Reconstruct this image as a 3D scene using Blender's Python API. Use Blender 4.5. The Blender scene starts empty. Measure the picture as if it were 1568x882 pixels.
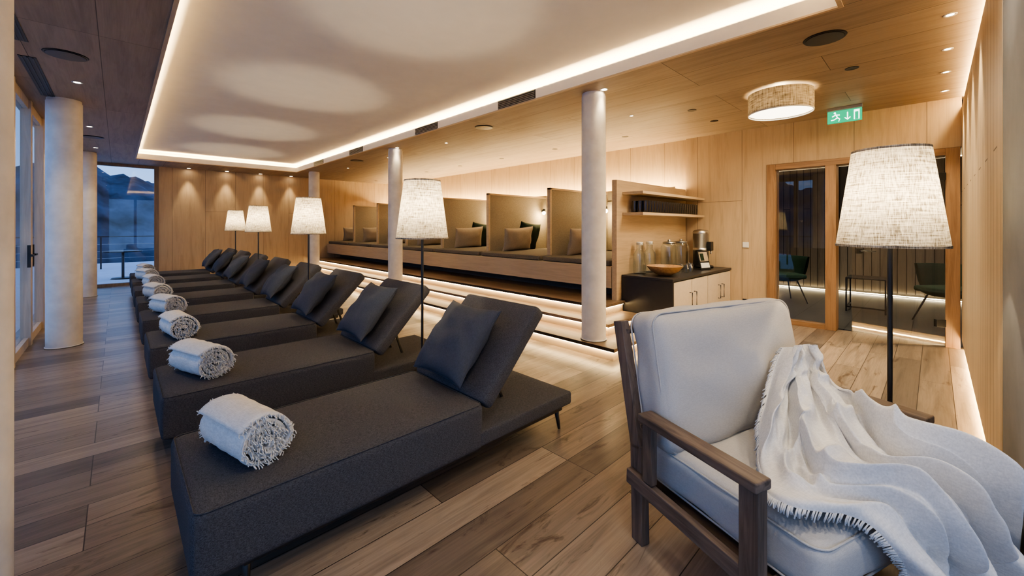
import bpy, bmesh, math, random
import numpy as np
from mathutils import Vector, Matrix, noise
random.seed(7); np.random.seed(7)
S=bpy.context.scene
pi=math.pi

# ------------------------------------------------------------------ materials
def newmat(name):
    m=bpy.data.materials.new(name); m.use_nodes=True
    nt=m.node_tree; nt.nodes.clear()
    out=nt.nodes.new('ShaderNodeOutputMaterial')
    return m,nt,out
def N(nt,t,**kw):
    n=nt.nodes.new(t)
    for k,v in kw.items():
        if k in n.inputs: n.inputs[k].default_value=v
        else: setattr(n,k,v)
    return n
def L(nt,a,b): nt.links.new(a,b)
def c4(c): return (c[0],c[1],c[2],1)
def ramp(nt,fac,stops):
    r=nt.nodes.new('ShaderNodeValToRGB')
    el=r.color_ramp.elements
    el[0].position=stops[0][0]; el[0].color=c4(stops[0][1])
    el[1].position=stops[-1][0]; el[1].color=c4(stops[-1][1])
    for p,c in stops[1:-1]:
        e=el.new(p); e.color=c4(c)
    L(nt,fac,r.inputs[0]); return r.outputs[0]
def mixc(nt,fac,a,b,mode='MIX'):
    m=nt.nodes.new('ShaderNodeMix'); m.data_type='RGBA'; m.blend_type=mode
    for s,v in ((m.inputs[0],fac),(m.inputs[6],a),(m.inputs[7],b)):
        if hasattr(v,'is_output'): L(nt,v,s)
        else: s.default_value=v if isinstance(v,(int,float)) else c4(v)
    return m.outputs[2]
def math_(nt,op,a,b=0.0):
    m=nt.nodes.new('ShaderNodeMath'); m.operation=op
    for s,v in ((m.inputs[0],a),(m.inputs[1],b)):
        if hasattr(v,'is_output'): L(nt,v,s)
        else: s.default_value=v
    return m.outputs[0]
def bsdf(nt,out,col,rough=.5,metal=0,bump=None,bs=.2,bd=.002,spec=.5):
    b=nt.nodes.new('ShaderNodeBsdfPrincipled')
    if hasattr(col,'is_output'): L(nt,col,b.inputs['Base Color'])
    else: b.inputs['Base Color'].default_value=c4(col)
    if hasattr(rough,'is_output'): L(nt,rough,b.inputs['Roughness'])
    else: b.inputs['Roughness'].default_value=rough
    b.inputs['Metallic'].default_value=metal
    b.inputs['Specular IOR Level'].default_value=spec
    if bump is not None:
        bn=N(nt,'ShaderNodeBump'); bn.inputs['Strength'].default_value=bs; bn.inputs['Distance'].default_value=bd
        L(nt,bump,bn.inputs['Height']); L(nt,bn.outputs[0],b.inputs['Normal'])
    L(nt,b.outputs[0],out.inputs[0]); return b
def coords(nt):
    tc=nt.nodes.new('ShaderNodeTexCoord'); s=nt.nodes.new('ShaderNodeSeparateXYZ')
    L(nt,tc.outputs['Object'],s.inputs[0]); return s.outputs[0],s.outputs[1],s.outputs[2],tc.outputs['Object']
def comb(nt,x,y,z):
    c=nt.nodes.new('ShaderNodeCombineXYZ')
    for i,v in enumerate((x,y,z)):
        if hasattr(v,'is_output'): L(nt,v,c.inputs[i])
        else: c.inputs[i].default_value=v
    return c.outputs[0]
def noise_(nt,vec,scale,detail=4,rough=.55,dist=0):
    n=nt.nodes.new('ShaderNodeTexNoise'); L(nt,vec,n.inputs['Vector'])
    n.inputs['Scale'].default_value=scale; n.inputs['Detail'].default_value=detail
    n.inputs['Roughness'].default_value=rough; n.inputs['Distortion'].default_value=dist
    return n.outputs[0]
def plank(name,ca,cb,dark,grain,cross,plen,pw,mortar=.003,rough=.45,contrast=.5,mcol=None,bs=.3,fine=.5,knots=0):
    m,nt,out=newmat(name); x,y,z,o=coords(nt)
    d={'x':x,'y':y,'z':z}
    g=d[grain]; cr=d[cross] if cross in d else math_(nt,'ADD',x,y)
    cr=math_(nt,'ADD',cr,40.0); g2=math_(nt,'ADD',g,40.0)
    br=nt.nodes.new('ShaderNodeTexBrick'); br.offset=.37; br.offset_frequency=3
    L(nt,comb(nt,g2,cr,0.0),br.inputs['Vector'])
    br.inputs['Color1'].default_value=c4(ca); br.inputs['Color2'].default_value=c4(cb)
    br.inputs['Mortar'].default_value=c4(mcol or [v*.35 for v in dark])
    br.inputs['Scale'].default_value=1; br.inputs['Mortar Size'].default_value=mortar
    br.inputs['Mortar Smooth'].default_value=.1
    br.inputs['Brick Width'].default_value=plen; br.inputs['Row Height'].default_value=pw
    bw=nt.nodes.new('ShaderNodeRGBToBW'); L(nt,br.outputs[0],bw.inputs[0])
    off=math_(nt,'MULTIPLY',bw.outputs[0],37.0)
    v=comb(nt,math_(nt,'MULTIPLY',g2,.8),math_(nt,'MULTIPLY',cr,9.0),math_(nt,'ADD',off,0.0))
    n1=noise_(nt,v,1.6,6,.6,.8)
    v2=comb(nt,math_(nt,'MULTIPLY',g2,3.0),math_(nt,'MULTIPLY',cr,120.0),off)
    n2=noise_(nt,v2,1.0,3,.6)
    gr=ramp(nt,n1,[(.3,(1-contrast,)*3),(.55,(1,1,1)),(.75,(1-contrast*.35,)*3)])
    col=mixc(nt,1.0,br.outputs[0],gr,'MULTIPLY')
    g3=ramp(nt,n2,[(.35,(1-contrast*fine,)*3),(.6,(1,1,1))])
    col=mixc(nt,.8,col,g3,'MULTIPLY')
    if knots:
        v3=comb(nt,math_(nt,'MULTIPLY',g2,1.6),math_(nt,'MULTIPLY',cr,7.0),off)
        n3=noise_(nt,v3,1.3,5,.7,1.6)
        col=mixc(nt,knots,col,ramp(nt,n3,[(.32,(.30,.25,.22)),(.42,(1,1,1))]),'MULTIPLY')
    h=mixc(nt,1.0,n2,br.outputs[1],'SUBTRACT')
    bsdf(nt,out,col,rough,0,h,bs,.002,.4)
    return m
def woodm(name,ca,cb,grain='z',rough=.5,sc=1.0):
    m,nt,out=newmat(name); x,y,z,o=coords(nt); d=[x,y,z]
    k={'x':0,'y':1,'z':2}[grain]
    v=comb(nt,*[math_(nt,'MULTIPLY',d[i],(2.0 if i==k else 30.0)*sc) for i in range(3)])
    n1=noise_(nt,v,1.0,6,.6,.8)
    col=ramp(nt,n1,[(.3,cb),(.6,ca),(.8,[(a+b)/2 for a,b in zip(ca,cb)])])
    bsdf(nt,out,col,rough,0,n1,.25,.002,.4); return m
def fabric(name,ca,cb,sc=350,rough=.95,bs=.5,sheen=0.0,big=0.0):
    m,nt,out=newmat(name); x,y,z,o=coords(nt)
    va=comb(nt,math_(nt,'MULTIPLY',x,1.0),math_(nt,'MULTIPLY',y,.15),math_(nt,'MULTIPLY',z,.6))
    vb=comb(nt,math_(nt,'MULTIPLY',x,.15),math_(nt,'MULTIPLY',y,1.0),math_(nt,'MULTIPLY',z,.6))
    n1=noise_(nt,va,sc,2); n2=noise_(nt,vb,sc,2)
    s=math_(nt,'MULTIPLY',math_(nt,'ADD',n1,n2),.5)
    col=ramp(nt,s,[(.38,cb),(.62,ca)])
    b=bsdf(nt,out,col,rough,0,s,bs,.002,.2)
    b.inputs['Sheen Weight'].default_value=sheen
    return m
def plain(name,col,rough=.5,metal=0,var=.06,sc=20,bs=.1,spec=.5):
    m,nt,out=newmat(name); x,y,z,o=coords(nt)
    n=noise_(nt,o,sc,4)
    c=ramp(nt,n,[(.3,[max(0,v*(1-var)) for v in col]),(.7,[min(1,v*(1+var)) for v in col])])
    bsdf(nt,out,c,rough,metal,n,bs,.003,spec); return m
def emis(name,col,st):
    m,nt,out=newmat(name); e=N(nt,'ShaderNodeEmission'); e.inputs[0].default_value=c4(col); e.inputs[1].default_value=st
    L(nt,e.outputs[0],out.inputs[0]); return m
def glassm(name,tint=(1,1,1),base=.04,rough=.0,edge=.6,power=4.0):
    m,nt,out=newmat(name)
    t=N(nt,'ShaderNodeBsdfTransparent'); t.inputs[0].default_value=c4(tint)
    g=N(nt,'ShaderNodeBsdfGlossy'); g.inputs['Roughness'].default_value=rough
    f=N(nt,'ShaderNodeLayerWeight'); f.inputs[0].default_value=.5
    fac=math_(nt,'ADD',math_(nt,'MULTIPLY',math_(nt,'POWER',f.outputs['Facing'],power),edge),base)
    mx=nt.nodes.new('ShaderNodeMixShader'); L(nt,fac,mx.inputs[0])
    L(nt,t.outputs[0],mx.inputs[1]); L(nt,g.outputs[0],mx.inputs[2]); L(nt,mx.outputs[0],out.inputs[0]); return m

WARM=(1.0,.74,.385)
M_floor=plank('oak_floor',(.37,.29,.218),(.125,.098,.078),(.10,.07,.05),'x','y',1.9,.19,.0022,.30,.42,None,.25,.5,.85)
M_wall=plank('oak_wall_panel',(.56,.425,.275),(.51,.38,.24),(.36,.27,.18),'z','xy',9.0,.62,.0025,.55,.18)
M_slat=plank('oak_slat_wall',(.58,.45,.30),(.52,.40,.26),(.3,.2,.11),'z','xy',9.0,.16,.004,.55,.22)
M_ceilw=plank('oak_ceiling',(.38,.295,.215),(.32,.245,.18),(.22,.16,.11),'y','x',2.6,.42,.0025,.55,.25)
M_plat=plank('oak_platform',(.28,.19,.125),(.19,.13,.085),(.1,.06,.04),'y','x',2.0,.2,.002,.4,.4)
M_oak=woodm('light_oak',(.56,.43,.285),(.46,.35,.23),'y')
M_oakx=woodm('light_oak_x',(.56,.43,.285),(.46,.35,.23),'x')
M_frame=woodm('door_oak',(.32,.19,.10),(.21,.12,.06),'z')
M_frameh=woodm('door_oak_h',(.32,.19,.10),(.21,.12,.06),'y')
M_wf=woodm('window_frame_wood',(.60,.50,.39),(.48,.39,.30),'z')
M_wfd=woodm('window_frame_dark',(.22,.17,.13),(.15,.11,.08),'z')
M_teak=woodm('weathered_teak',(.17,.125,.095),(.055,.04,.03),'z',.6)
M_teaky=woodm('weathered_teak_y',(.17,.125,.095),(.055,.04,.03),'y',.6)
M_plaster=plain('plaster_ceiling',(.84,.805,.745),.9,0,.02,6)
M_col=plain('column_plaster',(.78,.745,.70),.85,0,.10,7,.7)
M_grey=plain('grey_pier',(.16,.165,.18),.7,0,.08,8)
M_lounge=fabric('charcoal_fabric',(.092,.094,.104),(.035,.036,.042),620,.9,.35)
M_pil=fabric('slate_pillow_fabric',(.070,.080,.100),(.052,.060,.075),400,.9,.2,.0)
M_black=plain('black_metal',(.014,.014,.015),.4,0,.1)
M_blackm=plain('black_laminate',(.022,.022,.025),.35,0,.1)
M_door=plain('cabinet_front',(.62,.54,.45),.5,0,.04)
M_cream=fabric('cream_cushion',(.53,.505,.465),(.46,.435,.40),500,.95,.2)
M_blank=fabric('muslin_blanket',(.76,.735,.695),(.64,.62,.585),230,.95,.45)
M_towel=fabric('towel_cotton',(.80,.78,.74),(.66,.64,.60),220,1.0,1.0)
M_taupe=fabric('taupe_fabric',(.34,.285,.205),(.25,.21,.15),240,.95,.4)
M_seat=fabric('bench_cushion_fabric',(.17,.15,.125),(.11,.097,.08),260,.95,.4)
M_tan=fabric('tan_pillow',(.42,.35,.26),(.33,.27,.20),260,.95,.3)
M_green=fabric('green_pillow',(.022,.036,.022),(.013,.023,.013),260,.9,.3)
M_greench=fabric('green_chair_fabric',(.035,.08,.06),(.025,.06,.04),200,.9,.3)
M_led=emis('led_warm',WARM,88.0)
M_ledb=emis('led_bench',WARM,90.0)
M_ledstep=emis('led_step',WARM,27.0)
M_ledw=emis('led_wall',WARM,60.0)
M_ledroom=emis('led_room',(1,.82,.50),22.0)
M_bulb=emis('bulb',(1,.78,.45),30.0)
M_spot=emis('spot_lens',(1,.8,.55),25.0)
M_diff=emis('lamp_diffuser',(1,.88,.66),3.2)
M_glass=glassm('window_glass',(.97,.98,1),.04,0,.45,4)
M_gdoor=glassm('door_glass',(.90,.90,.91),.06,0,.5,3)
M_clear=glassm('bottle_glass',(.86,.90,.91),.12,.05,.6,2.0)
M_darkglass=glassm('smoked_glass',(.16,.16,.18),.14,.08,.7,2.0)
M_bowl=woodm('bowl_wood',(.42,.25,.12),(.25,.13,.06),'x',.45)
M_steel=plain('brushed_steel',(.55,.55,.55),.3,1.0,.05)
M_white=plain('white_plastic',(.75,.74,.72),.4,0,.02)
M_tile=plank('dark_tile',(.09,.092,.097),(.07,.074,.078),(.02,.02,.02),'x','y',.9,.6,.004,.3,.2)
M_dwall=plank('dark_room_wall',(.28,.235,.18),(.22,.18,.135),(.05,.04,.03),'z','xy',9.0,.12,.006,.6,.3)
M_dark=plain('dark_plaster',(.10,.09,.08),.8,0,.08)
M_snow=plain('snow',(.80,.84,.90),.9,0,.05,3,.5)
M_valley=plain('valley_snowfield',(.42,.50,.62),1,0,.5,.06,.3)
M_mtn=plain('mountain_forest',(.075,.10,.14),1,0,.8,.16,.3)
M_exit=emis('exit_green',(.0,.36,.16),1.2)
M_exitw=emis('exit_white',(.85,1,.9),2.0)

def linen(name):
    m,nt,out=newmat(name); x,y,z,o=coords(nt)
    v1=comb(nt,math_(nt,'MULTIPLY',x,12.0),math_(nt,'MULTIPLY',y,12.0),math_(nt,'MULTIPLY',z,260.0))
    v2=comb(nt,math_(nt,'MULTIPLY',x,235.0),math_(nt,'MULTIPLY',y,235.0),math_(nt,'MULTIPLY',z,9.0))
    a=noise_(nt,v1,1,3); b=noise_(nt,v2,1,3)
    s=math_(nt,'MULTIPLY',math_(nt,'ADD',a,b),.5)
    col=ramp(nt,s,[(.39,(.15,.125,.092)),(.49,(.44,.39,.31)),(.60,(.70,.65,.55))])
    d=N(nt,'ShaderNodeBsdfDiffuse'); t=N(nt,'ShaderNodeBsdfTranslucent')
    L(nt,col,d.inputs[0]); L(nt,col,t.inputs[0])
    mx=nt.nodes.new('ShaderNodeMixShader'); mx.inputs[0].default_value=.36
    L(nt,d.outputs[0],mx.inputs[1]); L(nt,t.outputs[0],mx.inputs[2]); L(nt,mx.outputs[0],out.inputs[0]); return m
M_linen=linen('linen_shade')

# ------------------------------------------------------------------ mesh builder
class MB:
    def __init__(s): s.bm=bmesh.new(); s.mats=[]
    def mi(s,m):
        if m not in s.mats: s.mats.append(m)
        return s.mats.index(m)
    def add(s,b2,mat,M=None,smooth=False):
        if M is not None: bmesh.ops.transform(b2,matrix=M,verts=b2.verts)
        bmesh.ops.recalc_face_normals(b2,faces=b2.faces)
        i=s.mi(mat)
        for f in b2.faces: f.material_index=i; f.smooth=smooth
        me=bpy.data.meshes.new('t'); b2.to_mesh(me); b2.free(); s.bm.from_mesh(me); bpy.data.meshes.remove(me)
    def box(s,x0,x1,y0,y1,z0,z1,mat,bev=0,M=None,seg=2):
        b=bmesh.new(); bmesh.ops.create_cube(b,size=1)
        for v in b.verts: v.co=Vector(((x0+x1)/2+v.co.x*(x1-x0),(y0+y1)/2+v.co.y*(y1-y0),(z0+z1)/2+v.co.z*(z1-z0)))
        if bev: bmesh.ops.bevel(b,geom=b.edges[:],offset=bev,segments=seg,profile=.5,affect='EDGES')
        s.add(b,mat,M,bool(bev))
    def cyl(s,p0,p1,r0,r1,mat,seg=24,M=None,caps=True,smooth=True):
        p0=Vector(p0);p1=Vector(p1); d=p1-p0
        b=bmesh.new(); bmesh.ops.create_cone(b,cap_ends=caps,segments=seg,radius1=r0,radius2=r1,depth=d.length)
        R=d.to_track_quat('Z','Y').to_matrix().to_4x4()
        T=Matrix.Translation((p0+p1)/2)@R
        bmesh.ops.transform(b,matrix=T,verts=b.verts)
        s.add(b,mat,M,smooth)
    def beam(s,p0,p1,w,d,mat,bev=.004,M=None):
        p0=Vector(p0);p1=Vector(p1); dv=p1-p0
        b=bmesh.new(); bmesh.ops.create_cube(b,size=1)
        z=dv.normalized(); x=Vector((1,0,0)); 
        if abs(z.x)>.9: x=Vector((0,1,0))
        y=z.cross(x).normalized(); x=y.cross(z)
        R=Matrix((x,y,z)).transposed().to_4x4()
        bmesh.ops.scale(b,vec=(w,d,dv.length),verts=b.verts)
        bmesh.ops.bevel(b,geom=b.edges[:],offset=bev,segments=2,profile=.5,affect='EDGES')
        bmesh.ops.transform(b,matrix=Matrix.Translation((p0+p1)/2)@R,verts=b.verts)
        s.add(b,mat,M,True)
    def lathe(s,prof,c,mat,seg=32,M=None,smooth=True,a0=0,a1=2*pi):
        b=bmesh.new(); full=abs(a1-a0-2*pi)<1e-6; n=seg if full else seg+1
        rows=[]
        for r,z in prof:
            rows.append([b.verts.new((c[0]+r*math.cos(a0+(a1-a0)*k/seg),c[1]+r*math.sin(a0+(a1-a0)*k/seg),c[2]+z)) for k in range(n)])
        for i in range(len(prof)-1):
            for k in range(seg):
                k2=(k+1)%n
                try: b.faces.new((rows[i][k],rows[i][k2],rows[i+1][k2],rows[i+1][k]))
                except: pass
        bmesh.ops.remove_doubles(b,verts=b.verts,dist=1e-5)
        s.add(b,mat,M,smooth)
    def tube(s,pts,r,mat,seg=6,M=None,closed=False):
        b=bmesh.new(); pts=[Vector(p) for p in pts]; rings=[]; n=len(pts)
        for i,p in enumerate(pts):
            if closed: t=pts[(i+1)%n]-pts[i-1]
            else: t=pts[min(i+1,n-1)]-pts[max(i-1,0)]
            t.normalize(); u=t.cross(Vector((0,0,1)))
            if u.length<.1: u=t.cross(Vector((0,1,0)))
            u.normalize(); w=t.cross(u)
            rings.append([b.verts.new(p+u*(r*math.cos(2*pi*k/seg))+w*(r*math.sin(2*pi*k/seg))) for k in range(seg)])
        for i in range(n if closed else n-1):
            A=rings[i];B=rings[(i+1)%n]
            for k in range(seg): b.faces.new((A[k],A[(k+1)%seg],B[(k+1)%seg],B[k]))
        if not closed:
            b.faces.new(rings[0]); b.faces.new(rings[-1])
        s.add(b,mat,M,True)
    def soft(s,half,r,mat,M=None,bulge=(0,0,0),n=14,wr=0,seed=0,fn=None):
        b=bmesh.new(); bmesh.ops.create_cube(b,size=2)
        bmesh.ops.subdivide_edges(b,edges=b.edges[:],cuts=n,use_grid_fill=True)
        hx,hy,hz=half
        for v in b.verts:
            p=Vector([math.sin(max(-1,min(1,c))*pi/2) for c in v.co])
            P=Vector((p.x*hx,p.y*hy,p.z*hz))
            q=Vector([max(-(h-r),min(h-r,c)) for h,c in zip(half,P)])
            d=P-q
            if d.length>1e-7: P=q+d.normalized()*r
            P.x+=p.x*bulge[0]*(1-p.y**2)*(1-p.z**2)
            P.y+=p.y*bulge[1]*(1-p.x**2)*(1-p.z**2)
            P.z+=p.z*bulge[2]*(1-p.x**2)*(1-p.y**2)
            if wr:
                k=noise.noise(P*7+Vector((seed,seed*2,0)))*wr; P+=p.normalized()*k
            if fn: P=fn(P)
            v.co=P
        s.add(b,mat,M,True)
    def pillow(s,w,h,T,mat,M=None,n=22,seed=0,piping=True):
        b=bmesh.new(); G={}
        for sd in (1,-1):
            for i in range(n+1):
                for j in range(n+1):
                    u=math.sin((i/n*2-1)*pi/2); v=math.sin((j/n*2-1)*pi/2)
                    if sd==-1 and (i in(0,n) or j in(0,n)): G[(sd,i,j)]=G[(1,i,j)]; continue
                    x=w/2*u*(1-.09*(1-v*v)*abs(u)); y=h/2*v*(1-.09*(1-u*u)*abs(v))
                    t=(max(0,(1-u*u)*(1-v*v)))**.42*T/2
                    k=noise.noise(Vector((x*9+seed*3.1,y*9,sd*2)))*.022*min(1,t/(T*.2))
                    G[(sd,i,j)]=b.verts.new((x,y,sd*(t+k) if 0<i<n and 0<j<n else 0))
            for i in range(n):
                for j in range(n):
                    q=[G[(sd,i,j)],G[(sd,i+1,j)],G[(sd,i+1,j+1)],G[(sd,i,j+1)]]
                    if sd==-1:q.reverse()
                    b.faces.new(q)
        pts=[]
        if piping:
            for i in range(n): pts.append(G[(1,i,0)].co.copy())
            for j in range(n): pts.append(G[(1,n,j)].co.copy())
            for i in range(n): pts.append(G[(1,n-i,n)].co.copy())
            for j in range(n): pts.append(G[(1,0,n-j)].co.copy())
        s.add(b,mat,M,True)
        if piping: s.tube(pts,.0035,mat,5,M,True)
    def sph(s,c,r,mat,M=None,sc=(1,1,1),seg=16):
        b=bmesh.new(); bmesh.ops.create_uvsphere(b,u_segments=seg,v_segments=seg//2+2,radius=r)
        for v in b.verts: v.co=Vector((v.co.x*sc[0]+c[0],v.co.y*sc[1]+c[1],v.co.z*sc[2]+c[2]))
        s.add(b,mat,M,True)
    def mesh(s,name):
        me=bpy.data.meshes.new(name); s.bm.to_mesh(me); s.bm.free()
        for m in s.mats: me.materials.append(m)
        return me
    def obj(s,name,loc=(0,0,0),wn=True):
        return put(s.mesh(name),name,loc,wn=wn)
def put(me,name,loc=(0,0,0),rot=(0,0,0),wn=True,scale=(1,1,1)):
    o=bpy.data.objects.new(name,me); o.location=loc; o.rotation_euler=rot; o.scale=scale
    S.collection.objects.link(o)
    if wn:
        m=o.modifiers.new('wn','WEIGHTED_NORMAL'); m.keep_sharp=True; m.weight=60
    return o
def light(kind,name,loc,power,col=WARM,parent=None,rot=(0,0,0),**kw):
    l=bpy.data.lights.new(name,kind); l.energy=power; l.color=col
    for k,v in kw.items(): setattr(l,k,v)
    o=bpy.data.objects.new(name,l); o.location=loc; o.rotation_euler=rot; S.collection.objects.link(o)
    if parent:
        o.parent=parent; o.location=Vector(loc)-Vector(parent.location)
    return o
def rot(ax,a): return Matrix.Rotation(a,4,ax)
def T(x,y,z): return Matrix.Translation((x,y,z))

ZC=2.68; ZU=2.87
XW=-.7; YF=12.4; XB=6.5; YR=-.2
# ------------------------------------------------------------------ room shell
b=MB(); b.box(-.9,6.55,-1.7,12.5,-.12,0,M_floor); b.obj('floor')
b=MB()
RX0,RX1,RY0,RY1=.27,3.24,.42,11.2
fo=.025
b.box(-.8,RX0-fo,-1.7,12.5,ZC,ZC+.02,M_ceilw); b.box(RX1+fo,6.6,-1.7,12.5,ZC,ZC+.02,M_ceilw)
b.box(RX0-fo,RX1+fo,-1.7,RY0-fo,ZC,ZC+.02,M_ceilw); b.box(RX0-fo,RX1+fo,RY1+fo,12.5,ZC,ZC+.02,M_ceilw)
ft=2.785
for (x0,x1,y0,y1) in ((RX0-fo,RX0,RY0-fo,RY1+fo),(RX1,RX1+fo,RY0-fo,RY1+fo),(RX0,RX1,RY0-fo,RY0),(RX0,RX1,RY1,RY1+fo)):
    b.box(x0,x1,y0,y1,ZC+.004,ft,M_plaster); b.box(x0,x1,y0,y1,ZC-.008,ZC+.004,M_oak)
cw=.17
b.box(RX0-cw-.02,RX0-cw,RY0-cw,RY1+cw,ZC+.02,ZU,M_plaster); b.box(RX1+cw,RX1+cw+.02,RY0-cw,RY1+cw,ZC+.02,ZU,M_plaster)
b.box(RX0-cw,RX1+cw,RY0-cw-.02,RY0-cw,ZC+.02,ZU,M_plaster); b.box(RX0-cw,RX1+cw,RY1+cw,RY1+cw+.02,ZC+.02,ZU,M_plaster)
b.box(-.9,6.7,-1.8,12.6,ZU,ZU+.1,M_plaster)
b.obj('ceiling')
b=MB()
zl=ZC+.03
e=.05
b.box(RX0-cw+e,RX0-cw+e+.025,RY0-.1,RY1+.1,zl,zl+.01,M_led); b.box(RX1+cw-e-.025,RX1+cw-e,RY0-.1,RY1+.1,zl,zl+.01,M_led)
b.box(RX0-.1,RX1+.1,RY0-cw+e,RY0-cw+e+.025,zl,zl+.01,M_led); b.box(RX0-.1,RX1+.1,RY1+cw-e-.025,RY1+cw-e,zl,zl+.01,M_led)
b.obj('ceiling_cove_led_strip')

b=MB(); b.box(.68,6.6,YF,YF+.12,0,ZC,M_wall); b.box(-.7,-.58,YF,YF+.12,0,ZC,M_wf)
b.obj('wall_far')
b=MB(); y=YF
b.box(-.58,-.50,y,y+.1,0,ZC,M_wfd); b.box(.60,.68,y,y+.1,0,ZC,M_wfd); b.box(-.5,.6,y,y+.1,0,.06,M_wfd); b.box(-.5,.6,y,y+.1,ZC-.06,ZC,M_wfd)
b.box(-.5,.6,y+.05,y+.06,.06,ZC-.06,M_glass); b.obj('window_1')
XD=6.44
b=MB(); b.box(XD,XD+.16,1.61,2.72,0,ZC,M_wall); b.box(XD,XD+.16,YR,1.61,2.15,ZC,M_wall); b.obj('wall_door_side')
b=MB(); b.box(XB,XB+.12,2.72,YF,0,ZC,M_wall); b.obj('wall_bench_side')
b=MB(); 
b.box(2.69,6.43,YR-.16,YR-.06,0,ZC,M_wall)
x=2.72
while x<XD-.02:
    b.box(x,min(x+.158,XD-.01),YR-.06,YR-.0,.09,ZC-.10,M_slat,.003); x+=.163
b.obj('wall_right')
b=MB(); b.box(2.72,XD-.02,YR-.045,YR-.025,.02,.03,M_ledw); b.box(2.72,XD-.02,YR-.05,YR-.03,ZC-.03,ZC-.02,M_ledw); b.obj('wall_led_strip')
b=MB(); b.box(2.05,2.69,-1.7,YR,0,ZC,M_grey); b.box(2.03,2.71,-1.7,YR+.0,0,.10,M_grey,.01); b.obj('wall_pier')
b=MB()
for xx in (-.75,.6,2.0): b.box(xx-.05,xx+.05,-1.7,-1.6,0,ZC,M_wf,.004)
b.box(-.7,2.0,-1.7,-1.6,0,.09,M_wf); b.box(-.7,2.0,-1.7,-1.6,ZC-.1,ZC,M_wf); b.box(-.7,2.0,-1.655,-1.645,.09,ZC-.1,M_glass); b.obj('window_3')
b=MB()
ys=[-1.6,.6,2.7,3.75,4.8,5.85,6.9,7.95,9.0,10.05,11.1,12.36]
for yy in ys: b.box(XW-.06,XW+.02,yy-.05,yy+.05,0,ZC,M_wf,.004)
b.box(XW-.08,XW,-1.6,YF,0,.09,M_wf); b.box(XW-.08,XW,-1.6,YF,ZC-.10,ZC,M_wf)
b.box(XW-.045,XW-.035,-1.6,YF,.09,ZC-.10,M_glass)
for yy in (4.68,4.92,6.78,7.02,8.88,9.12):
    b.box(XW,XW+.05,yy-.012,yy+.012,.98,1.0,M_black); b.box(XW+.035,XW+.05,yy-.1,yy+.02,.98,1.0,M_black,.003); b.box(XW,XW+.025,yy-.02,yy+.02,.86,1.1,M_black)
b.obj('window_2')

def column(x,y,z0,r):
    b=MB(); b.lathe([(r,z0),(r*1.004,1.3),(r,ZC-.03),(r*.96,ZC-.03),(r*.96,ZC)],(x,y,0),M_col,48)
    b.cyl((x,y,z0),(x,y,z0+.012),r+.010,r+.008,M_col,48)
    return b.obj('column')
column(-.38,2.135,0,.13)
for yy in (6.60,10.95): column(-.42,yy,0,.14)
for yy in (2.47,6.7,10.9): column(3.57,yy,.13,.125)

b=MB()
def step(x0,y0,z0,z1,x1=6.5):
    b.box(x0+.035,x1,y0+.035,YF-.005,z0,z1-.035,M_oak)
    b.box(x0,x1,y0,YF-.005,z1-.035,z1,M_plat,.003)
step(3.40,2.12,0,.13,4.50); step(3.74,2.40,.13,.26,4.50)
b.box(4.035,4.50,2.685,YF-.005,.26,.355,M_oak); b.box(4.0,4.5,2.65,YF-.005,.355,.39,M_plat,.003)
b.box(4.5,6.48,2.80,YF-.005,0,.39,M_plat)
b.obj('stepped_platform')
b=MB()
for (x0,y0,z1) in ((3.40,2.12,.13),(3.74,2.40,.26),(4.0,2.65,.39)):
    zz=z1-.043
    b.box(x0+.015,x0+.030,y0+.02,YF-.02,zz,zz+.007,M_ledstep)
    b.box(x0+.02,4.48,y0+.015,y0+.030,zz,zz+.007,M_ledstep)
b.obj('step_led_strip')

# bench
b=MB()
b.box(4.42,6.2,2.80,YF-.02,.53,.80,M_oak,.004)
b.box(4.80,6.2,2.80,YF-.02,.39,.53,M_dark)  # set-back base coloured dark to stand for the shade under the bench
bays=[2.80,4.0,5.4,6.8,8.2,9.6,11.0,12.38]
for i in range(7):
    y0,y1=bays[i]+.03,bays[i+1]-.03
    b.soft(((6.17-4.44)/2,(y1-y0)/2,.038),.025,M_seat,T((4.44+6.17)/2,(y0+y1)/2,.838),(0,0,.008),10)
    b.box(6.17,6.2,y0,y1,.80,1.90,M_taupe)
    ny=3
    for k in range(ny):
        a=y0+(y1-y0)*k/ny; c=y0+(y1-y0)*(k+1)/ny
        b.soft((.02,(c-a)/2-.003,.42),.012,M_taupe,T(6.155,(a+c)/2,1.31),(.004,0,0),6)
b.box(6.2,6.23,2.80,YF-.02,.39,1.92,M_oak)
b.obj('built_in_bench')
for yy in bays[1:-1]:
    b=MB(); b.box(4.66,6.14,yy-.022,yy+.022,.872,1.85,M_taupe)
    b.box(4.62,4.66,yy-.03,yy+.03,.80,1.88,M_oak,.003); b.box(4.62,6.14,yy-.03,yy+.03,1.85,1.88,M_oakx,.003)
    o=b.obj('bench_divider')
    b=MB(); b.cyl((6.02,yy-.035,1.6),(6.02,yy-.05,1.6),.03,.03,M_black); b.tube([(6.02,yy-.05,1.6),(6.0,yy-.1,1.61),(5.98,yy-.11,1.62)],.008,M_black)
    b.cyl((5.98,yy-.11,1.64),(5.96,yy-.12,1.57),.022,.028,M_black); b.sph((5.957,yy-.123,1.565),.034,M_bulb)
    o=b.obj('reading_lamp'); light('POINT','reading_bulb',(5.95,yy-.17,1.52),11,parent=o,shadow_soft_size=.04)
b=MB(); b.box(6.33,6.37,2.80,YF-.05,1.87,1.88,M_ledb); b.box(6.23,6.5,2.8,YF-.02,1.83,1.86,M_oak); b.obj('bench_led_strip')
k=0
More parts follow.
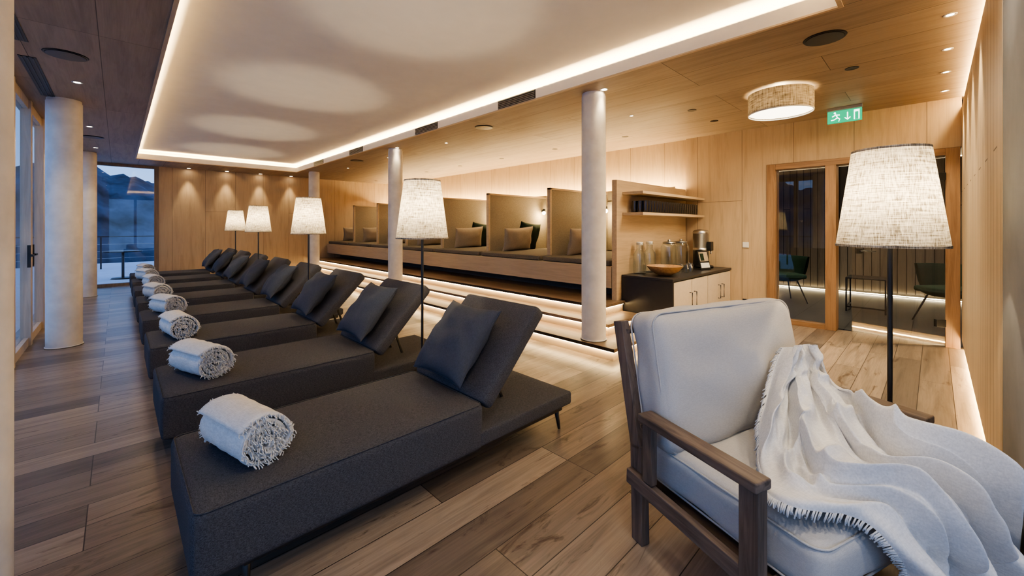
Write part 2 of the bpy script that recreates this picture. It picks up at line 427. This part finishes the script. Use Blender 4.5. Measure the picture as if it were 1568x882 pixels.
for yy in bays[1:]:
    for (xx,mat,w,h,dy,a) in ((5.52,M_green,.56,.50,.09,.10),(5.08,M_tan,.68,.42,.26,-.05)):
        if yy>11.5: dy+=.06
        b=MB(); Mx=T(xx,yy-.03-dy,.875+h/2+.0)@rot('Z',a*.5)@rot('Y',a)@rot('X',pi/2+.22)
        b.pillow(w,h,.19,mat,Mx,16,k); b.obj('tan_throw_pillow' if mat is M_tan else 'green_throw_pillow'); k+=1

b=MB(); b.box(4.42,6.43,2.72,2.79,.0,1.88,M_oakx,.003); b.obj('bench_end_panel')
b=MB()
for z0 in (1.70,1.44): b.box(4.55,XD,2.44,2.718,z0,z0+.035,M_oakx,.003)
b.obj('wall_shelf')
b=MB()
for j in range(3):
    for i in range(22):
        x=4.72+i*.072; y=2.49+j*.078
        b.lathe([(.0,.0),(.024,.0),(.033,.15)],(x,y,1.476),M_darkglass,12)
b.obj('drinking_glasses')

b=MB()
b.box(4.55,XD,2.09,2.71,.06,.665,M_blackm); b.box(4.52,XD,2.06,2.715,.67,.70,M_blackm,.003); b.box(4.52,4.55,2.06,2.71,0,.67,M_blackm)
b.box(4.60,XD,2.12,2.70,0,.06,M_black)
for (x0,x1) in ((4.56,5.06),(5.07,5.56),(5.58,6.0),(6.01,6.42)):
    b.box(x0,x1,2.068,2.09,.07,.655,M_door,.003)
for xx in (5.0,5.13,5.94,6.07):
    b.tube([(xx,2.068,.32),(xx,2.035,.32),(xx,2.035,.50),(xx,2.068,.50)],.006,M_black)
b.obj('sideboard_cabinet')
b=MB(); b.lathe([(0,.0),(.07,.0),(.09,.01),(.165,.055),(.215,.115),(.207,.118),(.158,.065),(.08,.022),(0,.018)],(4.84,2.31,.70),M_bowl,40); 
b.obj('wooden_bowl')
for (xx,yy) in ((4.80,2.62),(5.06,2.62)):
    b=MB(); b.lathe([(0,0),(.072,0),(.078,.01),(.078,.24),(.040,.31),(.040,.37),(.048,.375),(.048,.39),(.036,.39)],(xx,yy,.70),M_clear,28)
    b.lathe([(.0,.405),(.038,.405),(.042,.395),(.042,.365),(0,.365)],(xx,yy,.70),M_white,20)
    b.obj('glass_bottle')
for (xx,yy) in ((5.42,2.52),(5.74,2.50)):
    b=MB(); b.box(xx-.08,xx+.08,yy-.08,yy+.08,.70,.72,M_black,.004)
    b.lathe([(0,.02),(.105,.02),(.11,.04),(.11,.32),(.08,.375)],(xx,yy,.70),M_clear,32)
    b.lathe([(.0,.425),(.02,.42),(.02,.40),(.084,.392),(.084,.37),(0,.37)],(xx,yy,.70),M_steel,24)
    b.cyl((xx,yy-.11,.76),(xx,yy-.15,.76),.01,.01,M_steel,12); b.cyl((xx,yy-.145,.775),(xx,yy-.145,.735),.008,.008,M_steel,10)
    b.obj('drink_dispenser')
b=MB()
for (xx,yy) in ((5.22,2.30),(5.31,2.24),(5.36,2.33),(5.46,2.25),(5.55,2.30)): b.lathe([(0,0),(.030,0),(.037,.11)],(xx,yy,.70),M_clear,16)
b.obj('water_glasses')
b=MB(); b.cyl((6.2,2.36,.70),(6.2,2.36,.73),.13,.13,M_black,32); b.cyl((6.2,2.40,.73),(6.2,2.40,1.2),.11,.11,M_steel,32); b.lathe([(.11,0),(.112,.02),(.09,.05),(0,.06)],(6.2,2.40,1.2),M_steel,32)
b.box(6.15,6.25,2.24,2.30,.95,1.08,M_black,.006); b.cyl((6.2,2.26,.95),(6.2,2.26,.90),.012,.01,M_steel,12); b.obj('water_dispenser')
b=MB(); Mx=T(5.86,2.20,.70)@rot('Z',-.3)@rot('X',-.25)
b.box(-.10,.10,-.004,.004,0,.27,M_black,.002,Mx); b.box(-.085,.085,-.007,-.003,.12,.25,M_tan,0,Mx); b.box(-.085,.085,-.007,-.003,.03,.10,M_white,0,Mx)
b.box(-.07,.0,-.009,-.005,.13,.23,M_green,0,Mx); b.obj('menu_card')
b=MB(); b.box(XD-.012,XD,1.83,1.91,1.0,1.08,M_white,.003); b.box(XD-.016,XD-.01,1.84,1.90,1.01,1.07,M_white,.002); b.obj('light_switch')
b=MB(); b.box(XD-.012,XD,1.83,1.91,.19,.27,M_black,.003); b.cyl((XD-.013,1.87,.23),(XD-.010,1.87,.23),.02,.02,M_blackm); b.obj('power_outlet')

# glass doors
b=MB()
b.box(XD-.03,XD+.17,1.50,1.605,0,2.145,M_frame,.004); b.box(XD-.03,XD+.17,.85,.96,0,2.07,M_frame,.004); b.box(XD-.03,XD+.17,YR+.01,-.08,0,2.145,M_frame,.004)
b.box(XD-.03,XD+.17,-.08,1.50,2.07,2.145,M_frameh,.004); b.box(XD-.02,XD+.1,.96,1.50,0,.06,M_frameh); b.box(XD+.04,XD+.05,.96,1.50,.06,2.07,M_gdoor)
b.obj('door_1')
b=MB(); Mx=T(XD-.04,-.075,0)@rot('Z',math.radians(38))
b.box(-.005,.005,0,.90,.02,2.05,M_gdoor,0,Mx)
b.box(-.02,.02,-.0,.09,1.80,1.88,M_black,.003,Mx); b.box(-.02,.02,-.0,.09,.22,.30,M_black,.003,Mx)
b.box(-.012,.012,.80,.86,1.0,1.06,M_black,.003,Mx); b.tube([(-.01,.83,1.03),(-.05,.83,1.03),(-.05,.70,1.03)],.008,M_black,8,Mx); b.tube([(.01,.83,1.03),(.05,.83,1.03),(.05,.70,1.03)],.008,M_black,8,Mx)
b.obj('door_2')
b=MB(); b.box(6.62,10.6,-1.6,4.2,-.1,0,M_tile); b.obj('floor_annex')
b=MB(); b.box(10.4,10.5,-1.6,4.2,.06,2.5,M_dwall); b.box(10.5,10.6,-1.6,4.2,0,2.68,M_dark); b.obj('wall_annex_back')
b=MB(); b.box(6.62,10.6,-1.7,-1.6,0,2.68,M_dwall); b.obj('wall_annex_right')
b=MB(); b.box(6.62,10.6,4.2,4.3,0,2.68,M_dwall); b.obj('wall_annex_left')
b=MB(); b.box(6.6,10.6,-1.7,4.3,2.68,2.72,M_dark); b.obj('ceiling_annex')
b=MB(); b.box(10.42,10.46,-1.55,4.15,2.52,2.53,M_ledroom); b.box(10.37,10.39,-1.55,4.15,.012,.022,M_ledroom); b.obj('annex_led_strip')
def shell_chair(x,y,r):
    b=MB(); Mx=T(x,y,0)@rot('Z',r)
    b.lathe([(.0,.36),(.22,.37),(.31,.42),(.33,.46),(.29,.45),(.2,.41),(0,.40)],(0,0,0),M_greench,32,Mx)
    b.soft((.26,.26,.04),.035,M_greench,Mx@T(0,0,.45),(0,0,.01),8)
    prof=[(.30,.40),(.35,.55),(.38,.72),(.385,.78),(.36,.78),(.34,.70),(.31,.55),(.27,.42)]
    b.lathe(prof,(0,0,0),M_greench,24,Mx,True,-.3,pi+.3)
    for sx in(-1,1):
        for sy in(-1,1): b.cyl((sx*.15,sy*.15,.38),(sx*.26,sy*.26,0),.012,.009,M_black,10,Mx)
    b.obj('shell_armchair')
shell_chair(8.4,1.85,-.9); shell_chair(8.0,-.15,-2.3)
b=MB()
for x0 in(8.1,8.55):
    for y0 in(.5,.95): b.box(x0-.01,x0+.01,y0-.01,y0+.01,0,.50,M_black)
b.box(8.09,8.56,.49,.96,.50,.52,M_black,.003); b.box(8.09,8.56,.49,.51,.06,.08,M_black); b.box(8.09,8.56,.94,.96,.06,.08,M_black)
b.box(8.09,8.11,.49,.96,.06,.08,M_black); b.obj('side_table')

# ceiling fixtures
def speaker(x,y):
    b=MB(); b.cyl((x,y,ZC-.006),(x,y,ZC),.125,.13,M_black,40); b.cyl((x,y,ZC-.010),(x,y,ZC-.006),.112,.115,M_blackm,40); b.obj('ceiling_speaker')
for p in ((3.72,.56),(3.66,4.35),(3.6,8.4),(-.30,4.85),(-.28,9.0)): speaker(*p)
def down(x,y,power=0,ang=70,lit=True,r=.035,col=(1,.80,.50),z=ZC,ss=.03):
    b=MB(); b.lathe([(r,-.002),(r+.012,-.004),(r+.014,0),(r,.0)],(x,y,z),M_black if not lit else M_white,24)
    b.cyl((x,y,z-.001),(x,y,z-.0005),r,r,M_spot if lit else M_black,20)
    o=b.obj('downlight')
    if power: light('SPOT','downlight_beam',(x,y,z-.02),power,col,o,(0,0,0),spot_size=math.radians(ang),spot_blend=.7,shadow_soft_size=ss)
for x in (1.21,1.96,2.69,3.42): down(x,YF-.13,38,48)
for x in (3.9,4.64,5.32,6.05): down(x,-.07,55,60,r=.020)
for y in (5.7,8.1,10.2,3.6): down(-.28,y,18,100,r=.026)
for y in (3.3,4.7,6.1,7.5,8.9,10.3,11.7): down(5.6,y,40,115,False,ss=.06)
for x,y in ((3.52,2.31),(3.52,6.54)): down(x,y,12,60,r=.028)
for x,y in ((4.9,2.0),(5.6,2.0)): down(x,y,26,80,False)
for x,y in ((3.9,5.6),(3.9,7.6),(3.9,9.6),(4.6,2.62)): down(x,y,14,100,True,.018)
for x,y in ((4.6,.5),(5.7,1.2)): down(x,y,20,110,False)
NEU_FILL=(1,.90,.76)
down(.9,.2,29,120,True,.05,NEU_FILL,ss=.06); down(.1,-.9,33,120,True,.05,NEU_FILL,ss=.06); down(2.3,-.05,19,120,True,.03,NEU_FILL,ss=.05); down(1.2,-1.0,29,120,True,.05,NEU_FILL,ss=.08)  # out-of-view downlights added as neutral fill over armchair and nearest lounger
for x,y in ((7.6,.6),(8.6,1.6),(9.4,0)): down(x,y,38,120,True,.05,(1,.84,.58))  # downlights added out of view to brighten the annex
def slot(x0,x1,y0,y1):
    b=MB(); b.box(x0,x1,y0,y1,ZC-.004,ZC,M_black,.001)
    for k in range(3): 
        xx=x0+.02+(x1-x0-.04)*k/2; b.box(xx-.004,xx+.004,y0+.01,y1-.01,ZC-.008,ZC-.003,M_blackm)
    b.obj('ceiling_slot_diffuser')
slot(-.58,-.48,3.2,4.7); slot(-.58,-.48,5.1,6.5)
for yy in (3.29,5.16,7.6,9.6):
    b=MB(); b.box(RX1-.004,RX1,yy-.3,yy+.3,ZC+.006,ft-.003,M_black)
    for k in range(5): b.box(RX1-.012,RX1-.002,yy-.29,yy+.29,ZC+.014+k*.019,ZC+.018+k*.019,M_steel)
    b.obj('air_vent')
b=MB(); cx,cy=4.88,1.10
b.lathe([(.285,2.46),(.285,2.665),(.281,2.665),(.281,2.46)],(cx,cy,0),M_linen,64); b.lathe([(0,2.475),(.278,2.475)],(cx,cy,0),M_diff,48)
b.lathe([(.286,2.455),(.287,2.465),(.28,2.465),(.28,2.455),(.286,2.455)],(cx,cy,0),M_white,64)
b.cyl((cx,cy,2.64),(cx,cy,2.68),.08,.08,M_white,24)
o=b.obj('drum_ceiling_lamp'); light('POINT','drum_bulb',(cx,cy,2.57),14,parent=o,shadow_soft_size=.05)
light('AREA','drum_glow',(cx,cy,2.45),20,(1,.84,.60),o,shape='DISK',size=.5)
b=MB(); ex,ey=6.0,.72
b.box(ex-.015,ex+.015,ey-.16,ey+.16,2.645,2.68,M_steel,.003); b.box(ex-.01,ex+.01,ey-.155,ey+.155,2.50,2.64,M_exit,.003)
X0=ex-.013
b.box(X0,X0+.002,ey-.135,ey-.085,2.515,2.625,M_exitw); b.box(X0-.001,X0,ey-.125,ey-.095,2.515,2.60,M_exit)
b.cyl((X0-.001,ey+.085,2.615),(X0+.002,ey+.085,2.615),.011,.011,M_exitw,12)
for q in ([(ey+.08,2.60),(ey+.06,2.56)],[(ey+.06,2.56),(ey+.09,2.54),(ey+.12,2.535)],[(ey+.06,2.56),(ey+.04,2.54),(ey+.05,2.515)],[(ey+.08,2.592),(ey+.11,2.575)],[(ey+.075,2.592),(ey+.04,2.587)]):
    b.tube([(X0,a,z) for a,z in q],.006,M_exitw,6)
b.tube([(X0,ey-.03,2.61),(X0,ey-.03,2.53)],.006,M_exitw,6); b.tube([(X0,ey-.055,2.55),(X0,ey-.03,2.525),(X0,ey-.005,2.55)],.006,M_exitw,6)
b.obj('exit_sign')

# ------------------------------------------------------------------ floor lamps
def lampmesh():
    b=MB()
    b.lathe([(0,0),(.14,0),(.14,.012),(.12,.018),(.015,.022),(0,.022)],(0,0,0),M_black,40)
    b.cyl((0,0,.02),(0,0,1.36),.0095,.0095,M_black,16)
    b.lathe([(.187,1.215),(.131,1.635)],(0,0,0),M_linen,64)
    b.lathe([(.1885,1.212),(.1885,1.222),(.186,1.222),(.186,1.212),(.1885,1.212)],(0,0,0),M_linen,64)
    b.lathe([(.1325,1.628),(.1315,1.638),(.1295,1.638),(.1305,1.628),(.1325,1.628)],(0,0,0),M_linen,64)
    b.cyl((0,0,1.32),(0,0,1.37),.018,.018,M_black,16)
    b.sph((0,0,1.385),.025,M_bulb)
    for k in range(3):
        a=2*pi*k/3; b.tube([(0,0,1.35),(.165*math.cos(a),.165*math.sin(a),1.37)],.002,M_black,5)
    return b.mesh('floor_lamp')
lm=lampmesh()
for (x,y) in ((1.6,2.60),(1.6,5.07),(1.64,7.62),(1.76,10.1),(2.43,.136)):
    o=put(lm,'floor_lamp',(x,y,0),(0,0,0))
    light('POINT','floor_lamp_bulb',(x,y,1.425),13,(1,.82,.55),o,shadow_soft_size=.025)

# ------------------------------------------------------------------ loungers
def loungermesh():
    b=MB()
    b.soft((.605,.35,.12),.03,M_lounge,T(.605,0,.26),(0,0,.006),16)
    b.box(.15,1.90,-.31,.31,.115,.15,M_black,.004)
    b.soft((.385,.35,.042),.018,M_lounge,T(1.565,0,.195),(0,0,.002),10)
    for x in(.16,1.86):
        for y in(-.29,.29): b.cyl((x,y,.14),(x+(.02 if x>1 else -.0),y*1.03,0),.017,.009,M_black,14)
    A=math.radians(46)
    Mx=T(1.45,0,.575)@rot('Y',-A)
    b.soft((.315,.345,.045),.03,M_lounge,Mx,(0,0,.006),14)
    b.box(-.28,.28,-.30,.30,-.055,-.040,M_black,.004,Mx)
    for y in(-.1,.1): b.beam((1.46,y,.53),(1.56,y,.235),.02,.012,M_black,.003)
    pts=[]
    for cx,cy,a0 in ((1.17,.315,0),(.04,.315,90),(.04,-.315,180),(1.17,-.315,270)):
        for k in range(6):
            a=math.radians(a0+18*k); pts.append((cx+.03*math.cos(a),cy+.03*math.sin(a),.3755))
    b.tube(pts,.0028,M_lounge,5,None,True)
    return b.mesh('sun_lounger')
lg=loungermesh()
def towelmesh(seed):
    b=MB(); R=.104; Ln=.34; turns=3.4; n=150; m=22
    bm2=bmesh.new(); rows=[]
    def pt(k,sgn,ax):
        th=turns*2*pi*k/n; r=.014+(R-.014)*(k/n)+sgn*.0085
        r+=.006*noise.noise(Vector((th*1.1,ax*8,seed)))
        endk=.012*noise.noise(Vector((k*.09,seed*5.3,1 if ax>.5 else 0)))
        yy=(ax-.5)*(Ln+endk*2)
        x=r*math.cos(th)*1.03; z=r*math.sin(th)*.95
        if z<-R*.80: z=-R*.80-(abs(z)-R*.80)*.2
        return Vector((x,yy,z))
    for a in range(m+1):
        ax=a/m; loop=[bm2.verts.new(pt(k,1,ax)) for k in range(n+1)]+[bm2.verts.new(pt(n-k,-1,ax)) for k in range(n+1)]
        rows.append(loop)
    nl=len(rows[0])
    for a in range(m):
        for k in range(nl):
            bm2.faces.new((rows[a][k],rows[a][(k+1)%nl],rows[a+1][(k+1)%nl],rows[a+1][k]))
    for a in (0,m):
        for k in range(n):
            bm2.faces.new((rows[a][k],rows[a][k+1],rows[a][nl-2-k],rows[a][nl-1-k]))
    b.add(bm2,M_towel,None,True)
    rnd=random.Random(seed)
    for end in (0,1):
        for k in range(0,n+1,1):
            for rep in range(2):
                p=pt(k+rnd.uniform(-.5,.5) if 0<k<n else k,rnd.uniform(-1,1)*.8,end); sg=1 if end else -1
                q=p+Vector((rnd.uniform(-.008,.008),sg*rnd.uniform(.008,.016),rnd.uniform(-.010,.004)))
                q2=q+Vector((rnd.uniform(-.008,.008),sg*rnd.uniform(.0,.008),-rnd.uniform(.004,.012)))
                b.tube([p,q,q2],.0021,M_towel,4)
    return b.mesh('rolled_towel')
tms=[towelmesh(1),towelmesh(2)]
pms=[]
for s in range(3):
    b=MB(); b.pillow(.47,.47,.17,M_pil,None,26,s); pms.append(b.mesh('throw_pillow'))
LY=[1.98,3.22,4.45,5.70,6.97,8.25,9.5,10.75]
for i,y in enumerate(LY):
    put(lg,'sun_lounger',(.165,y,0))
    put(tms[i%2],'rolled_towel',(.37+.02*math.sin(i*3),y-.02,.386+.087),(0,0,math.radians(14+6*math.sin(i*2.3))))
    put(pms[i%3],'slate_throw_pillow',(.165+1.285,y+.02*math.sin(i*5),.628),(0,math.radians(-51),0.0))

# ------------------------------------------------------------------ armchair
O=Vector((1.56,.855,0)); w=Vector((.94,-.34,0)).normalized(); bk=Vector((-w.y,w.x,0))
MC=Matrix(((w.x,bk.x,0,O.x),(w.y,bk.y,0,O.y),(0,0,1,0),(0,0,0,1)))
b=MB()
for x in (.0,.90):
    b.beam((x,-.01,0),(x,.0,.40),.042,.062,M_teak); b.beam((x,.0,.38),(x,.115,.885),.042,.055,M_teak)
for z,y in ((.845,.10),(.66,.06),(.47,.015)): b.beam((.0,y,z),(.90,y,z),.05,.022,M_teaky)
for x in (.15,.30,.45,.60,.75): b.beam((x,.01,.44),(x,.10,.86),.035,.016,M_teak)
for x in (-.035,.935):
    b.beam((x,-.10,.30),(x,-.10,.54),.03,.05,M_teak); b.box(x-.035,x+.035,-.56,-.07,.535,.567,M_teaky,.006)
    b.beam((x,-.525,0),(x,-.525,.54),.04,.065,M_teak); b.beam((x,.02,.27),(x,-.52,.25),.03,.06,M_teaky)
b.box(.0,.90,-.58,-.54,.19,.26,M_teaky,.004); b.box(.0,.90,-.02,.02,.19,.26,M_teaky,.004); b.box(.02,.88,-.54,-.02,.225,.245,M_teaky)
b.soft((.415,.33,.082),.045,M_cream,T(.45,-.345,.342),(0,.01,.022),20,.010,3)
def rr(hx,hy,z,M,r=.05):
    pts=[]
    for cx,cy,a0 in ((hx-r,hy-r,0),(-hx+r,hy-r,90),(-hx+r,-hy+r,180),(hx-r,-hy+r,270)):
        for k in range(6):
            a=math.radians(a0+18*k); pts.append((cx+r*math.cos(a),cy+r*math.sin(a),z))
    b.tube(pts,.004,M_cream,6,M,True)
rr(.408,.323,.068,T(.45,-.345,.342)); rr(.408,.323,-.068,T(.45,-.345,.342))
MBk=T(.45,-.035,.665)@rot('X',math.radians(-11))
b.soft((.435,.092,.275),.06,M_cream,MBk,(0,.035,.012),24,.020,9)
MB2=MBk@rot('X',pi/2)
rr(.430,.270,.066,MB2,.06); rr(.430,.270,-.066,MB2,.06)
bm_obj=b.mesh('lounge_armchair'); o=put(bm_obj,'lounge_armchair'); o.matrix_world=MC

# ---- blanket : draped sheet with fanning folds, in chair space
NP,NQ=190,240
def smooth1(a,k):
    for _ in range(k): a[1:-1]=.25*a[:-2]+.5*a[1:-1]+.25*a[2:]
    return a
P1=np.linspace(0,1,NP)
py=smooth1(np.interp(P1,[0,.10,.18,.27,.52,.60,.66,1.0],[-.175,-.215,-.285,-.38,-.62,-.695,-.725,-.755]),30)
pz=smooth1(np.interp(P1,[0,.10,.18,.27,.52,.60,.66,1.0],[.735,.61,.54,.480,.468,.448,.39,.035]),30)
xl=smooth1(np.interp(P1,[0,.10,.2,.3,.42,.50,.58,.7,1.0],[.64,.49,.30,.16,.05,.05,.19,.29,.28]),14)
xr=smooth1(np.interp(P1,[0,.10,.2,.35,.52,.62,.8,1.0],[.85,.87,.875,.875,.875,.91,.97,.98]),14)
ty=np.gradient(py); tz=np.gradient(pz); tl=np.hypot(ty,tz); ny=tz/tl; nz=-ty/tl
ss=lambda e0,e1,v: (lambda t:t*t*(3-2*t))(np.clip((v-e0)/(e1-e0),0,1))
X=np.zeros((NP,NQ,3))
def ridge(v): 
    v=v-math.floor(v); v=1-abs(2*v-1); return v*v*(3-2*v)
for i in range(NP):
    p_=P1[i]
    s1=float(ss(.06,.30,p_)); s2=float(ss(.6,.9,p_)); s3=1-float(ss(.5,.62,p_))
    for j in range(NQ):
        q_=j/(NQ-1)
        edge=.030*noise.noise(Vector((p_*6,0 if q_<.5 else 9,2)))
        s_=xl[i]+(xr[i]-xl[i])*q_+edge*(1-2*q_)
        wv=noise.noise(Vector((p_*1.7,q_*1.8,1.3)))*.75+noise.noise(Vector((p_*4.5,q_*4.5,4.3)))*.28
        v1=3.9*q_**.95+wv+.35*math.sin(p_*4)
        r1=ridge(v1)**1.25
        hmod=.45+.9*max(0,noise.noise(Vector((p_*2.2,q_*3.2,11)))+.45)
        v2=8.6*q_+noise.noise(Vector((p_*3,q_*3,7)))*1.4+p_*1.8
        r2=ridge(v2)**1.5
        n3=1-abs(noise.noise(Vector((p_*4+q_*3,q_*3.5-p_*3,9))))*2.4; n3=max(0,n3)**2.5
        n4=noise.noise(Vector((p_*13,q_*14,5)))
        n5=ridge(16*q_+noise.noise(Vector((p_*6,q_*6,17)))*2.2+p_*3)
        amp=.050+.058*s1-.012*s2
        ed=min(1,q_/.05,(1-q_)/.05); ed=.2+.8*ed
        ed*=1-.55*s3*float(ss(.78,1,q_))
        F=(amp*r1*hmod+.030*r2*(.4+hmod*.5)+.034*n3*(1-s2*.6)+.006*n4+.007*n5)*ed
        lat=.030*math.cos(2*pi*v1)*ed
        y_=py[i]; z_=pz[i]
        heap=.075*math.exp(-((s_-.68)/.19)**2-((y_+.33)/.17)**2)+.04*math.exp(-((s_-.45)/.2)**2-((y_+.42)/.12)**2)
        z_+=heap
        x_=s_+lat; y_+=ny[i]*F; z_+=nz[i]*F
        x_=min(x_,.882 if y_>-.58 else 1.0)
        wy=O.y+x_*w.y+y_*bk.y
        if wy<-.188: y_+=(-.188-wy)/bk.y
        X[i,j]=(x_,y_,max(z_,.012))
b=MB(); bm2=bmesh.new()
for _ in range(2):
    Y=X.copy(); Y[1:-1,1:-1]=.5*X[1:-1,1:-1]+.125*(X[:-2,1:-1]+X[2:,1:-1]+X[1:-1,:-2]+X[1:-1,2:]); X=Y
vs=[[bm2.verts.new(X[i,j]) for j in range(NQ)] for i in range(NP)]
for i in range(NP-1):
    for j in range(NQ-1): bm2.faces.new((vs[i][j],vs[i][j+1],vs[i+1][j+1],vs[i+1][j]))
b.add(bm2,M_blank,None,True)
rnd=random.Random(3)
def fr(pnt,out):
    q1=pnt+out*rnd.uniform(.008,.014)+Vector((0,0,-.003)); q2=q1+out*rnd.uniform(.004,.010)+Vector((rnd.uniform(-.004,.004),rnd.uniform(-.004,.004),-.006))
    q1.z=max(q1.z,.005); q2.z=max(q2.z,.005)
    b.tube([pnt,q1,q2],.0022,M_blank,4)
for i in range(0,NP):
    for (j,jn) in ((0,3),):
        P_=Vector(X[i,j]); o_=(P_-Vector(X[i,jn])).normalized()
        for r_ in range(2):
            k=min(i+1,NP-1); P2=P_.lerp(Vector(X[k,j]),rnd.random()); fr(P2,o_)
o=put(b.mesh('throw_blanket'),'throw_blanket',wn=False); o.matrix_world=MC

# ------------------------------------------------------------------ outside
b=MB(); bm2=bmesh.new()
g=[[bm2.verts.new((x,y,-.12+.10*noise.noise(Vector((x*.6,y*.6,0)))*(1 if x<-1.2 or y>13 else .2))) for y in np.linspace(-4,22,50)] for x in np.linspace(-12,-.86,40)]
for i in range(39):
    for j in range(49): bm2.faces.new((g[i][j],g[i+1][j],g[i+1][j+1],g[i][j+1]))
b.add(bm2,M_snow,None,True); b.box(-.86,12,12.6,22,-.3,-.1,M_snow); b.obj('snowy_terrace')
b=MB(); b.box(-130,130,-60,140,-4.2,-4.0,M_valley); b.obj('valley_ground')
b=MB(); bm2=bmesh.new()
rows=[]
NA=300
for k in range(NA):
    a=math.radians(60+ k*.47)
    row=[]
    for t_ in np.linspace(0,1,22):
        rad=78+50*t_
        cx,cy=rad*math.cos(a),rad*math.sin(a)
        # ridge falls from the window's left towards its right
        slope=3.5*math.sin((k*.47-28)*.35)
        h=(15.5+slope+4*noise.noise(Vector((k*.05,1,0)))+2.5*noise.noise(Vector((k*.16,3,0))))*math.sin(t_*pi*.62)**1.2
        h+=1.8*noise.noise(Vector((cx*.09,cy*.09,0)))*math.sin(t_*pi)+1.0*noise.noise(Vector((cx*.6,cy*.6,5)))
        row.append(bm2.verts.new((cx,cy,h-5)))
    rows.append(row)
for k in range(NA-1):
    for j in range(21): bm2.faces.new((rows[k][j],rows[k+1][j],rows[k+1][j+1],rows[k][j+1]))
b.add(bm2,M_mtn,None,True); b.obj('mountain_range')
b=MB()
for y in np.arange(-1,19,1.5): b.box(-3.53,-3.47,y-.02,y+.02,.0,.95,M_black)
b.box(-3.54,-3.46,-1.5,19,.95,.99,M_black)
for x in np.arange(-3.4,6,1.5): b.box(x-.02,x+.02,18.97,19.03,-.1,.95,M_black)
b.box(-3.5,6,18.96,19.04,.95,.99,M_black)
for z in (.25,.48,.71): b.box(-3.505,-3.495,-1.5,19,z,z+.01,M_steel); b.box(-3.5,6,18.99,19.0,z,z+.01,M_steel)
b.obj('terrace_railing')
b=MB(); b.cyl((.1,15.2,.62),(.1,15.2,.65),.4,.4,M_black,32); b.cyl((.1,15.2,-.09),(.1,15.2,.62),.03,.03,M_black); b.cyl((.1,15.2,-.1),(.1,15.2,-.07),.25,.22,M_black,24); b.obj('patio_table')

wd=bpy.data.worlds.new('dusk'); S.world=wd; wd.use_nodes=True; nt=wd.node_tree; nt.nodes.clear()
tc=nt.nodes.new('ShaderNodeTexCoord'); sp=nt.nodes.new('ShaderNodeSeparateXYZ'); L(nt,tc.outputs['Generated'],sp.inputs[0])
col=ramp(nt,sp.outputs[2],[(0,(.40,.58,.90)),(.14,(.24,.44,.84)),(.6,(.14,.24,.50))])
bg=nt.nodes.new('ShaderNodeBackground'); bg.inputs[1].default_value=1.1; L(nt,col,bg.inputs[0])
wo=nt.nodes.new('ShaderNodeOutputWorld'); L(nt,bg.outputs[0],wo.inputs[0])

cam=bpy.data.cameras.new('camera'); co=bpy.data.objects.new('camera',cam); S.collection.objects.link(co)
co.location=(0,0,1.3); co.rotation_euler=(pi/2,0,-math.radians(44.0))
cam.sensor_width=36; cam.lens=36*625/1568; cam.shift_y=-94/1568; cam.clip_start=.05; cam.clip_end=500
S.camera=co
S.view_settings.view_transform='AgX'
S.view_settings.look='AgX - Medium High Contrast'
S.view_settings.exposure=.82
